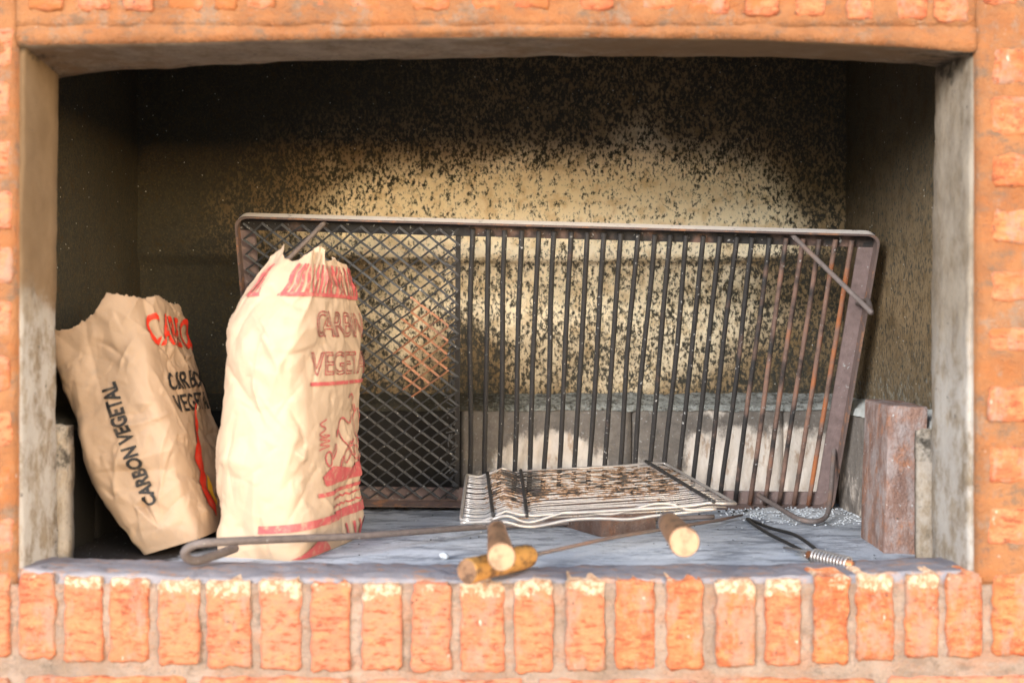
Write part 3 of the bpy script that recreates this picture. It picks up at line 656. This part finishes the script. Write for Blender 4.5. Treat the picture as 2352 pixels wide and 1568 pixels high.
class Bag:
    """Rounded-box bag; p = metres round the perimeter (0 = middle of the +x face, negative towards and over the -y face), h = metres up."""
    def __init__(s, origin, ex, ey, ez, a, b, H, af, bf, nf, cen, top, pleat, seed):
        s.__dict__.update(locals()); s.per = 4*(a+b); s.cr = make_crumple(s.per, H*1.05, seed)
        qs = np.linspace(0, s.per, 1601); xy = np.array([s.square(q, 4.6) for q in qs]); xy = xy*np.array([a, b])
        ln = np.concatenate([[0], np.cumsum(np.hypot(*np.diff(xy, axis=0).T))]); s.tab = (ln*s.per/ln[-1], qs)      # even spacing round the rounded corners
    def square(s, q, n):                          # q: 0 at the +x/-y edge, going to +y
        a, b = s.a, s.b
        if q < 2*b: sx, sy = 1, q/b-1
        elif q < 2*b+2*a: sx, sy = 1-(q-2*b)/a, 1
        elif q < 4*b+2*a: sx, sy = -1, 1-(q-2*b-2*a)/b
        else: sx, sy = -1+(q-4*b-2*a)/a, -1
        k = (abs(sx)**n+abs(sy)**n)**(-1/n); return sx*k, sy*k
    def raw(s, p, h):
        v = h/s.H; q = float(np.interp((p+s.b) % s.per, *s.tab)); sx, sy = s.square(q, s.nf(v)); cx, cy = s.cen(v)
        return sx*s.a*s.af(v)+cx, sy*s.b*s.bf(v)+cy
    def S(s, p, h, off=0):
        e = .002; x, y = s.raw(p, h); x1, y1 = s.raw(p+e, h); x0, y0 = s.raw(p-e, h)
        tx, ty = x1-x0, y1-y0; l = math.hypot(tx, ty) or 1; nx, ny = ty/l, -tx/l
        d = s.cr((p-s.b-s.a) % s.per, h)*min(1, .25+h/.05)+s.pleat(p, h/s.H)+off
        return s.origin+s.ex*(x+nx*d)+s.ey*(y+ny*d)+s.ez*h
    def build(s, name, parent, nu=340, nv=210):
        mb = MB(); vs = []; fs = []
        for j in range(nv+1):
            for i in range(nu):
                p = s.per*i/nu-s.b; vs.append(s.S(p, s.top(p)*(j/nv)))
        for j in range(nv):
            for i in range(nu): fs.append((j*nu+i, j*nu+(i+1) % nu, (j+1)*nu+(i+1) % nu, (j+1)*nu+i))
        c = len(vs); bot = [vs[i] for i in range(nu)]; vs.append(sum(bot, Vector())/nu)
        fs += [(c, (i+1) % nu, i) for i in range(nu)]
        mb.v = [tuple(v) for v in vs]; mb.f = fs; o = mb.build(name, M['paper'], parent, True)
        md = o.modifiers.new('thickness', 'SOLIDIFY'); md.thickness = .0008; md.offset = -1; return o
    def decal(s, name, bm, m, parent, step=.006):        # bm holds flat shapes in (p, h)
        xs = [v.co.x for v in bm.verts]; ys = [v.co.y for v in bm.verts]
        for lo, hi, ax in ((min(xs), max(xs), 0), (min(ys), max(ys), 1)):
            t = lo+step
            while t < hi:
                co = [0, 0, 0]; no = [0, 0, 0]; co[ax] = t; no[ax] = 1
                bmesh.ops.bisect_plane(bm, geom=bm.verts[:]+bm.edges[:]+bm.faces[:], plane_co=co, plane_no=no); t += step
        for v in bm.verts: v.co = s.S(v.co.x, v.co.y, .0024)
        me = bpy.data.meshes.new(name); bm.to_mesh(me); bm.free(); return link(name, me, m, parent, True)
def text_bm(txt, size, M4, width=None, bold=0, outline=0, space=1):
    cu = bpy.data.curves.new('t', 'FONT'); cu.body = txt; cu.size = 1; cu.space_character = space; cu.resolution_u = 4; cu.offset = bold
    if outline: cu.fill_mode = 'NONE'; cu.bevel_depth = outline; cu.bevel_resolution = 0
    ob = bpy.data.objects.new('t', cu); COL.objects.link(ob); dg = bpy.context.evaluated_depsgraph_get(); dg.update()
    me = bpy.data.meshes.new_from_object(ob.evaluated_get(dg)); bm = bmesh.new(); bm.from_mesh(me)
    bpy.data.objects.remove(ob); bpy.data.meshes.remove(me); bpy.data.curves.remove(cu)
    xs = [v.co.x for v in bm.verts]; ys = [v.co.y for v in bm.verts]; x0, w_, y0, h_ = min(xs), max(xs)-min(xs), min(ys), max(ys)-min(ys)
    sy = size/h_; sx = (width/w_) if width else sy
    for v in bm.verts: v.co = M4 @ Vector(((v.co.x-x0)*sx, (v.co.y-y0)*sy, 0))
    if outline:
        for v in bm.verts: v.co.z = 0
    bmesh.ops.triangulate(bm, faces=bm.faces[:]); return bm
def poly_bm(polys):
    bm = bmesh.new()
    for p in polys: bm.faces.new([bm.verts.new((x, y, 0)) for x, y in p])
    bmesh.ops.triangulate(bm, faces=bm.faces[:]); return bm
def tr(x, y, rot=0): return Matrix.Translation((x, y, 0)) @ Matrix.Rotation(R(rot), 4, 'Z')
def stroke(pts, wd):                                     # a drawn line as quads
    out = []
    for (x0, y0), (x1, y1) in zip(pts, pts[1:]):
        l = math.hypot(x1-x0, y1-y0) or 1; nx, ny = -(y1-y0)/l*wd/2, (x1-x0)/l*wd/2
        out.append([(x0-nx, y0-ny), (x1-nx, y1-ny), (x1+nx, y1+ny), (x0+nx, y0+ny)])
    return out

# standing bag with crimson print
S1 = empty('charcoal_bag', 'upright brown paper charcoal bag with crimson print, standing behind the poker', 'bag')
ey = Vector((.246, .969, 0)).normalized(); ex = Vector((.969, -.246, 0)).normalized(); A1, B1, H1 = .080, .140, .512
def af1(v): return interp(v, [0, .05, .3, .55, .7, .79, .875, .93, 1], [.95, 1, 1.05, 1.06, 1.03, .95, .80, .62, .44])
def bf1(v): return interp(v, [0, .05, .3, .6, .7, .79, .875, .93, 1], [.96, 1, 1.02, 1.0, .96, .86, .68, .50, .34])
def pleat1(p, v):
    k = max(0, (v-.72)/.28)
    return k*(.004*math.sin(p*70+1)+.0012*math.sin(p*150+v*6))-.010*k*math.exp(-((p+B1+A1)/.035)**2)
def top1(p):
    q = (p+B1) % (4*(A1+B1)); q = q/(4*(A1+B1))
    g_ = lambda c, w_: math.exp(-(min(abs(q-c), 1-abs(q-c))/w_)**2)
    return H1*(.925+.010*math.sin(q*40)+.006*noise.noise(Vector((q*60, 3, 0)))+.035*g_(.84, .045)+.03*g_(.04, .06)-.01*g_(.94, .03))
bag1 = Bag(Vector((-.3625, 1.889-CAM_D, FLOOR-.001)), ex, ey, Vector((0, 0, 1)), A1, B1, H1, af1, bf1, lambda v: interp(v, [0, .1, .4, .8, 1], [7, 5, 3.4, 2.8, 2.2]),
           lambda v: (-.004*math.sin(v*3)+.026*v**3, .012*v), top1, pleat1, 11)
ob1 = bag1.build('bag_body', S1); ob1.color = (0, 0, 0, 1)
pol = []
p = -B1-2*A1+.004; i = 0
while p < B1-.005:
    wv = .0075+.003*math.sin(i*2.3); sl = .012+.006*math.sin(i*1.1+.5)
    pol.append([(p, .412), (p+wv, .412), (p+wv+sl*.5, .430), (p+wv*.8+sl*.6, .446), (p+wv*.6+sl*1.2, .462), (p+wv*.1+sl*1.1, .463), (p+sl*.4, .446), (p+sl*.5, .430)]); p += wv+.0078+.002*math.sin(i*5); i += 1
pol.append([(-B1-2*A1+.02, .409), (B1-.01, .409), (B1-.01, .415), (-B1-2*A1+.02, .415)])
bag1.decal('stripe_print', poly_bm(pol), M['crimson'], S1)
for txt, h, sz, ou in (('CARBON', .345, .042, .018), ('VEGETAL', .284, .038, .018)):
    bag1.decal('lettering', text_bm(txt, sz, tr(-.128, h), .252, 0, ou), M['crimson'], S1)
pol = [[(-.125, .268), (.125, .268), (.125, .274), (-.125, .274)], [(-.10, .092), (.125, .092), (.125, .0985), (-.10, .0985)]]
pol += [[(-B1-.075, .042), (-B1+.02, .048), (.135, .048), (.135, .064), (-B1+.02, .060), (-B1-.075, .054)]]
sq = lambda f, a, b, n=24: [f(t) for t in np.linspace(a, b, n)]
pol += stroke(sq(lambda t: (.02+.05*math.sin(t*1.3), .245-.09*t/6+.010*math.sin(t*5)), 0, 6, 40), .0032)
pol += stroke(sq(lambda t: (.085+.025*math.cos(t), .20+.024*math.sin(t)), 0, 6.28), .003)+stroke(sq(lambda t: (-.085+.012*math.cos(t*2), .215-.005*t), 0, 6.28), .0022)
pol += stroke(sq(lambda t: (-.08+.018*math.sin(t*3), .19-.004*t), 0, 6), .002)
for k in range(9):
    c = (-.06+.022*k, .150+.012*math.sin(k*2.1)); pol += stroke(sq(lambda t: (c[0]+.011*math.cos(t), c[1]+.012*math.sin(t+k)), 0, 6.28, 10), .003)
pol += [[(-.075, .108), (.12, .108), (.13, .124), (.11, .137), (.03, .128), (-.05, .138), (-.085, .124)]]
for k in range(2): pol += stroke([(-.05+.012*i, .082-.013*k+.003*(i % 2)) for i in range(14)], .003)
pol += [[(-B1-.018, .003), (-B1+.10, .003), (-B1+.06, .030)]]+[[(.13-.03*i, .006), (.145-.03*i, .006), (.12-.03*i, .036), (.113-.03*i, .036)] for i in range(4)]
bag1.decal('printed_figures', poly_bm(pol), M['crimson'], S1)

# leaning torn bag with black lettering
S2 = empty('charcoal_bag', 'torn open brown paper charcoal bag with black lettering, leaning against the left side wall', 'bag')
A2, B2, H2 = .078, .118, .42; yaw = R(-5); ln = R(17)
ez = Vector((-math.sin(ln), .03, math.cos(ln))).normalized(); ex = Vector((math.cos(ln)*math.cos(yaw), math.sin(yaw), math.sin(ln))); ex = (ex-ez*ex.dot(ez)).normalized(); ey = ez.cross(ex)
corner = P(459, 1237, 1.772)
def af2(v): return interp(v, [0, .06, .25, .5, .8, 1], [.66, .74, .90, 1.0, 1.06, 1.08])
bag2 = Bag(corner, ex, ey, ez, A2, B2, H2, af2, lambda v: interp(v, [0, .1, .5, 1], [.88, .96, 1, .86]), lambda v: interp(v, [0, .1, .6, 1], [10, 7, 5.5, 5]),
           lambda v: (-A2*af2(v)+.006*math.sin(v*3.1), B2*.93), lambda p: 0, lambda p, v: 0, 23)
def top2(p):
    q = p+B2                                      # 0 at the ridge; negative over the lettered face
    base = interp(q, [-.30, -2*A2, -.11, -.075, -.055, -.03, -.005, .03, .08, .14, .23, .30, .45], [.37, .385, .375, .382, .388, .412, .400, .392, .396, .388, .385, .37, .37])
    return base+.004*noise.noise(Vector((p*160, 1, 0)))+.003*noise.noise(Vector((p*420, 2, 0)))
bag2.top = lambda p: top2(p if p < B2*2+.1 else p-bag2.per)
bag2.pleat = lambda p, v: max(0, (v-.45))*(.020*math.sin(p*62+.6)*math.exp(-((p+B2+.10)/.06)**2))-.010*math.exp(-((p+B2+A2*1.45)/.022)**2)*max(0, v-.35)
ob2 = bag2.build('bag_body', S2); ob2.color = (.55, 0, 0, 1)
bag2.decal('lettering', text_bm('CARBON VEGETAL', .029, tr(-B2-A2*.76, .072, 90), .202, .04), M['black'], S2, .004)
bag2.decal('brand_lettering', text_bm('CARBON', .052, tr(-B2+.016, .314, -2), .255, .02, 0, 1.12), M['red'], S2)
bag2.decal('lettering', text_bm('CARBON', .030, tr(-B2+.046, .238, 0), .18, .02, 0, 1.1), M['black'], S2)
bag2.decal('lettering', text_bm('VEGETAL', .030, tr(-B2+.046, .200, 0), .19, .02, 0, 1.1), M['black'], S2)
fl = [(x-.022, y) for x, y in [(-.005, .022), (-.028, .045), (-.034, .075), (-.010, .100), (-.018, .125), (.002, .165), (.035, .22), (.020, .165), (.012, .125), (.018, .105), (.002, .075), (.008, .045)]]
bag2.decal('flame_print', poly_bm([fl]), M['red'], S2)
o = bag2.decal('flame_print', poly_bm([[(x-.022, y) for x, y in [(.006, .038), (.002, .05), (.004, .07), (.014, .095), (.026, .07), (.022, .045)]]]), M['yellow'], S2)
for v in o.data.vertices: v.co += ex*.0012

# ------------------------------------------------------------------ wire basket with two wooden grips
K = empty('grilling_basket', 'folding wire grilling basket with two wooden grips, propped on a small brick', 'grilling basket')
NL, NR, FR, FL = P(1058, 1192, 1.80), P(1690, 1156, 1.86), P(1528, 1064, 2.25), P(1072, 1090, 2.13)
def KP(u, v, dz=0):
    p = (NL*(1-u)+NR*u)*(1-v)+(FL*(1-u)+FR*u)*v; return p+Vector((0, 0, dz))
def ripple(u):                                    # the wires dip and rise at the ends
    return -.006*math.exp(-((u-.07)/.04)**2)+.008*math.exp(-((u-.17)/.05)**2)-.004*math.exp(-((u-.23)/.03)**2)+.003*math.exp(-((u-.9)/.05)**2)
NW = 25
def wire(pts, r, name='wire'):
    o = MB().tube(pts, r, 6).build(name, M['chrome'], K, True)
    return o
def burnt(o, amt):
    fattr(o, 'burn', [amt(v.co) for v in o.data.vertices])
def burn_at(co):
    x = co.x*FPX/(co.y+CAM_D)+1176; y = 784-(co.z-1.25)*FPX/(co.y+CAM_D)
    return max(0, 1-((x-1370)/260)**4)*max(0, 1-((y-1105)/52)**4)*.74+.46*max(0, 1-((x-1175)/80)**4)+.16
for i in range(NW):
    v = .03+.95*(i/(NW-1)); ue_ = lerp(.985, .985, v); sg = .003*math.sin(i*1.9)
    pts = [KP(u, v+.002*math.sin(u*6+i), ripple(u)*(1 if u < .3 else .8)+.0005*math.sin(u*9+i*2.3)+sg*.15) for u in np.linspace(.008, ue_, 26)]
    burnt(wire(pts, .00115), burn_at)
for i in range(3):                                # lower half of the basket
    v = .02+.94*i/2
    pts = [KP(u, v, ripple(u)-.007) for u in np.linspace(.02, .97, 16)]
    burnt(wire(pts, .0013), lambda c: burn_at(c)+.25)
fr = [KP(u, 0, ripple(u)*1.2) for u in np.linspace(0, 1, 20)]+[KP(1, v) for v in np.linspace(.06, 1, 10)]+[KP(u, 1, ripple(u)) for u in np.linspace(.97, 0, 18)]+[KP(0, v) for v in np.linspace(.94, .06, 10)]
o = MB().tube(fr, .0026, 8, True).build('frame', M['chrome'], K, True); burnt(o, lambda c: .18)
# wavy near edges of the two halves
we = [(1130,1193,1.80),(1165,1184,1.80),(1215,1199,1.81),(1290,1178,1.82),(1340,1176,1.83),(1400,1180,1.835),(1450,1170,1.84),(1500,1157,1.845),(1545,1158,1.85),(1580,1170,1.85),(1640,1168,1.855)]
o = MB().tube(catmull([P(*q) for q in we], 5), .0026, 8).build('edge_wire', M['chrome'], K, True); burnt(o, lambda c: .05)
we = [(1058,1200,1.795),(1150,1197,1.795),(1200,1208,1.80),(1240,1207,1.805),(1310,1193,1.81),(1380,1190,1.82),(1440,1192,1.83),(1500,1184,1.84),(1560,1178,1.85),(1645,1168,1.855)]
o = MB().tube(catmull([P(*q) for q in we], 5), .0026, 8).build('edge_wire', M['chrome'], K, True); burnt(o, lambda c: .05)
for u0, u1 in ((.115, .10), (.235, .262), (.915, .90)):
    pts = [KP(lerp(u0, u1, v), v, .003+ripple(lerp(u0, u1, v))) for v in np.linspace(-.01, 1.01, 12)]
    o = MB().tube(pts, .0033, 6).build('cross_bar', M['iron'], K, True); o.color = (.08, 0, 0, 1)
def grip(front, rear, rf, rr_, wire_to):
    d = (rear-front); L = d.length; d.normalize()
    prof = [(0, .001), (0, rf*.93), (.004, rf), (.02, rf*.99), (.05, rf*.93), (.085, rf*.92), (.12, lerp(rf, rr_, .5)), (L*.85, rr_*1.05), (L*.95, rr_), (L, rr_*.75), (L, .001)]
    h = MB().tube([front+d*t+d*1e-5*i for i, (t, r) in enumerate(prof)], [r for t, r in prof], 20).build('handle', M['wood'], K, True)
    h.data.materials.append(M['woodend'])
    for pl in h.data.polygons:
        if all((Vector(h.data.vertices[i].co)-front).dot(d) < .002 for i in pl.vertices): pl.material_index = 1; pl.use_smooth = False
    f = MB().tube([rear-d*.022, rear-d*.018, rear-d*.004, rear+d*.001], [rr_*1.02, rr_*1.06, rr_*1.05, rr_*.7], 16).build('ferrule', M['poker'], h, True); f.color = (.2, 0, 0, 1)
    s = MB().tube(catmull([rear-d*.03, rear+d*.01, wire_to+Vector((0, 0, -.004)), wire_to+d*.08], 5), .003, 8).build('handle_wire', M['chrome'], K, True); burnt(s, lambda c: .5)
grip(P(1152, 1279, 1.47), P(1140, 1212, 1.72), .0185, .0135, P(1130, 1196, 1.80))
grip(P(1572, 1244, 1.50), P(1535, 1199, 1.73), .0205, .0160, P(1532, 1178, 1.84))

# brick under the basket
mb = MB(); Mz = Matrix.Rotation(R(28), 3, 'Z'); hb = .056
c0 = P(1446, 1226, 1.985); cx = Vector((c0.x, c0.y, FLOOR+hb/2))+Mz @ Vector((.0, .11, 0))+Vector((-.002, 0, 0))
def clay_block(name, c, dims, rot, label, colr, seed):
    bm = bmesh.new(); bmesh.ops.create_cube(bm, size=1)
    for v in bm.verts: v.co = Vector((v.co.x*dims[0], v.co.y*dims[1], v.co.z*dims[2]))
    bmesh.ops.bevel(bm, geom=bm.edges[:], offset=.004, segments=2, affect='EDGES', profile=.6)
    bmesh.ops.subdivide_edges(bm, edges=bm.edges[:], cuts=3, use_grid_fill=True)
    for v in bm.verts: v.co += v.co.normalized()*.002*fb(v.co, 30, seed)-Vector((0, 0, 0))
    me = bpy.data.meshes.new(name); bm.to_mesh(me); bm.free(); o = link(name, me, M['claybrick'], None, True)
    o.location = c; o.rotation_euler = rot; o.color = (colr, 0, 0, 1); tag(o, label, 'brick'); return o
clay_block('brick', cx, (.115, .225, hb), (0, 0, R(28)), 'dark brown brick lying on the hearth under the wire basket', .4, 4).data.materials[0] = M['darkbrick']
# brick on end by the right jamb
sb = clay_block('brick', Vector((.628, 1.876-CAM_D, FLOOR+.117)), (.062, .140, .238), (R(1.2), R(1.5), R(-2)), 'weathered red-brown brick standing on end beside the right jamb', .85, 9)
# flakes of ash at its foot stay with the ash below

# ------------------------------------------------------------------ poker with a loop handle
K2 = empty('poker', 'long iron poker with a bent loop end lying in front of the upright bag', 'poker')
lp = [P(1640, 1186, 2.10), P(1330, 1199, 2.06), P(1130, 1208, 2.0), P(840, 1229, 1.80), P(690, 1236, 1.714), P(560, 1241, 1.64), P(475, 1246, 1.605), P(443, 1252, 1.602), P(425, 1266, 1.605), P(430, 1281, 1.615), P(452, 1287, 1.63), P(490, 1276, 1.66), P(540, 1258, 1.71)]
o = MB().tube(catmull(lp, 8), [interp(i, [0, 40, 96], [.0045, .006, .007]) for i in range(97)], 10, jit=.02).build('rod', M['poker'], K2, True); o.color = (.12, 0, 0, 1)
# ------------------------------------------------------------------ skewer with a varnished handle
K3 = empty('skewer', 'thin iron skewer with yellow varnished wooden handle resting on the sill', 'skewer')
a, b = P(1072, 1309, 1.535), P(1222, 1272, 1.655); a.z = b.z = .940; d = (b-a); L = d.length; d.normalize()
pr = [(0, .001), (0, .0165), (.004, .0175), (.03, .017), (L*.42, .0165), (L*.5, .0172), (L*.8, .0175), (L*.93, .0165), (L*.985, .012), (L, .006), (L, .001)]
h = MB().tube([a+d*t+d*1e-5*i for i, (t, r) in enumerate(pr)], [r for t, r in pr], 20).build('handle', M['varnish'], K3, True)
h.data.materials.append(M['wood'])
for pl in h.data.polygons:
    if all((Vector(h.data.vertices[i].co)-a).dot(d) < .002 for i in pl.vertices): pl.material_index = 1; pl.use_smooth = False
o = MB().tube([b-d*.02, P(1400, 1235, 1.83), P(1660, 1192, 2.10), P(1705, 1182, 2.15)], [.0032, .0032, .0032, .002], 8).build('rod', M['poker'], K3, True); o.color = (.45, 0, 0, 1)

# ------------------------------------------------------------------ wire lifter with a coil grip
K4 = empty('wire_tongs', 'small black wire tongs with a coiled spring grip lying on the hearth behind the sill', 'tongs')
def onf(x, y, h=.004):                            # a point h above the hearth seen at x, y
    D = (CAM_Z-FLOOR-h)*FPX/(y-784); return P(x, y, D)
MB().tube(catmull([onf(1876, 1262, .012), onf(1826, 1228, .008), onf(1770, 1212, .006), onf(1716, 1191), onf(1760, 1222, .005), onf(1838, 1262, .006), onf(1862, 1285, .010)], 8), .0030, 8).build('jaw_wire', M['blackwire'], K4, True)
ca, cb = onf(1868, 1276, .014), onf(1950, 1296, .012); d = (cb-ca); L = d.length; d.normalize(); u = d.orthogonal().normalized(); q = d.cross(u)
MB().tube([ca+d*(L*t)+(u*math.cos(t*2*math.pi*11)+q*math.sin(t*2*math.pi*11))*.0105 for t in np.linspace(0, 1, 11*14)], .0019, 6).build('spring_coil', M['steel'], K4, True)
MB().tube([ca-d*.01, cb+d*.005], .0065, 10).build('core_wire', M['copper'], K4, True)
MB().tube([onf(1801, 1257, .006), onf(1878, 1270, .014)], .0022, 6).build('prong', M['steel'], K4, True)
MB().tube([onf(1834, 1264, .006), onf(1850, 1276, .008)], .0028, 6).build('prong', M['steel'], K4, True)

# ------------------------------------------------------------------ ash, coals
def ash_fn(u, v):
    a_ = u*2*math.pi; r = v; X = .555+.135*r*math.cos(a_); Y = 2.215-CAM_D+.125*r*math.sin(a_)
    X = min(X, .672); Y = min(Y, .752)
    return (X, Y, FLOOR+.001+.010*max(0, 1-r**1.3)*(.75+.5*fb((X, Y, 0), 18, 5))+.003*fb((X, Y, 0), 60, 5)-.003*r)
o, _ = sheet('ash_heap', 48, 20, ash_fn, M['ashpile']); tag(o, 'low heap of pale ash under the grate foot', 'ash', kind='stuff')
def crumbs(name, n, place, r0, r1, m, label, cat):
    mb = MB()
    for _ in range(n):
        c = place(); r = random.uniform(r0, r1); vs = []
        for sx in (-1, 1):
            for sy in (-1, 1):
                for sz in (-1, 1): vs.append(Vector(c)+Vector((sx*r*random.uniform(.5, 1.2), sy*r*random.uniform(.5, 1.2), sz*r*random.uniform(.4, .9)+r*.3)))
        mb.add(vs, [(0,1,3,2),(4,6,7,5),(0,4,5,1),(2,3,7,6),(0,2,6,4),(1,5,7,3)])
    return tag(mb.build(name, m), label, cat, kind='stuff')
def pl_ash(): a_ = random.uniform(0, 6.28); r = random.random()**.6; return (min(.66, .55+.15*r*math.cos(a_)), min(.745, 2.20-CAM_D+.13*r*math.sin(a_)), FLOOR+.002+.006*max(0, 1-r))
crumbs('ash_crumbs', 420, pl_ash, .0006, .0019, M['ashpile'], 'white ash flakes scattered by the standing brick', 'ash')
def pl_coal(): return (random.gauss(.40, .12), min(.74, random.gauss(2.24-CAM_D, .05)), FLOOR+.003)
crumbs('charcoal_crumbs', 70, pl_coal, .0008, .0028, M['coal'], 'black charcoal crumbs scattered along the grate foot', 'charcoal')
crumbs('hearth_dust', 90, lambda: (random.uniform(-.62, .6), random.uniform(1.76, 2.3)-CAM_D, FLOOR+.001), .0005, .0013, M['coal'], 'fine black grit scattered over the grey hearth', 'grit')
crumbs('ash_flakes', 70, lambda: (random.uniform(-.2, .6), random.uniform(1.75, 2.25)-CAM_D, FLOOR+.0015), .0004, .0010, M['ashpile'], 'pale ash flecks scattered over the grey hearth', 'ash')
lump = onf(1020, 1276, .006); bm = bmesh.new(); bmesh.ops.create_icosphere(bm, subdivisions=3, radius=.007)
for v in bm.verts: v.co *= 1+.35*fb(v.co, 90, 3); v.co.z *= .8
me = bpy.data.meshes.new('ash_lump'); bm.to_mesh(me); bm.free(); o = link('ash_lump', me, M['ashpile'], None, True); o.location = lump
tag(o, 'small pale lump of ash on the hearth near the skewer handle', 'ash lump')
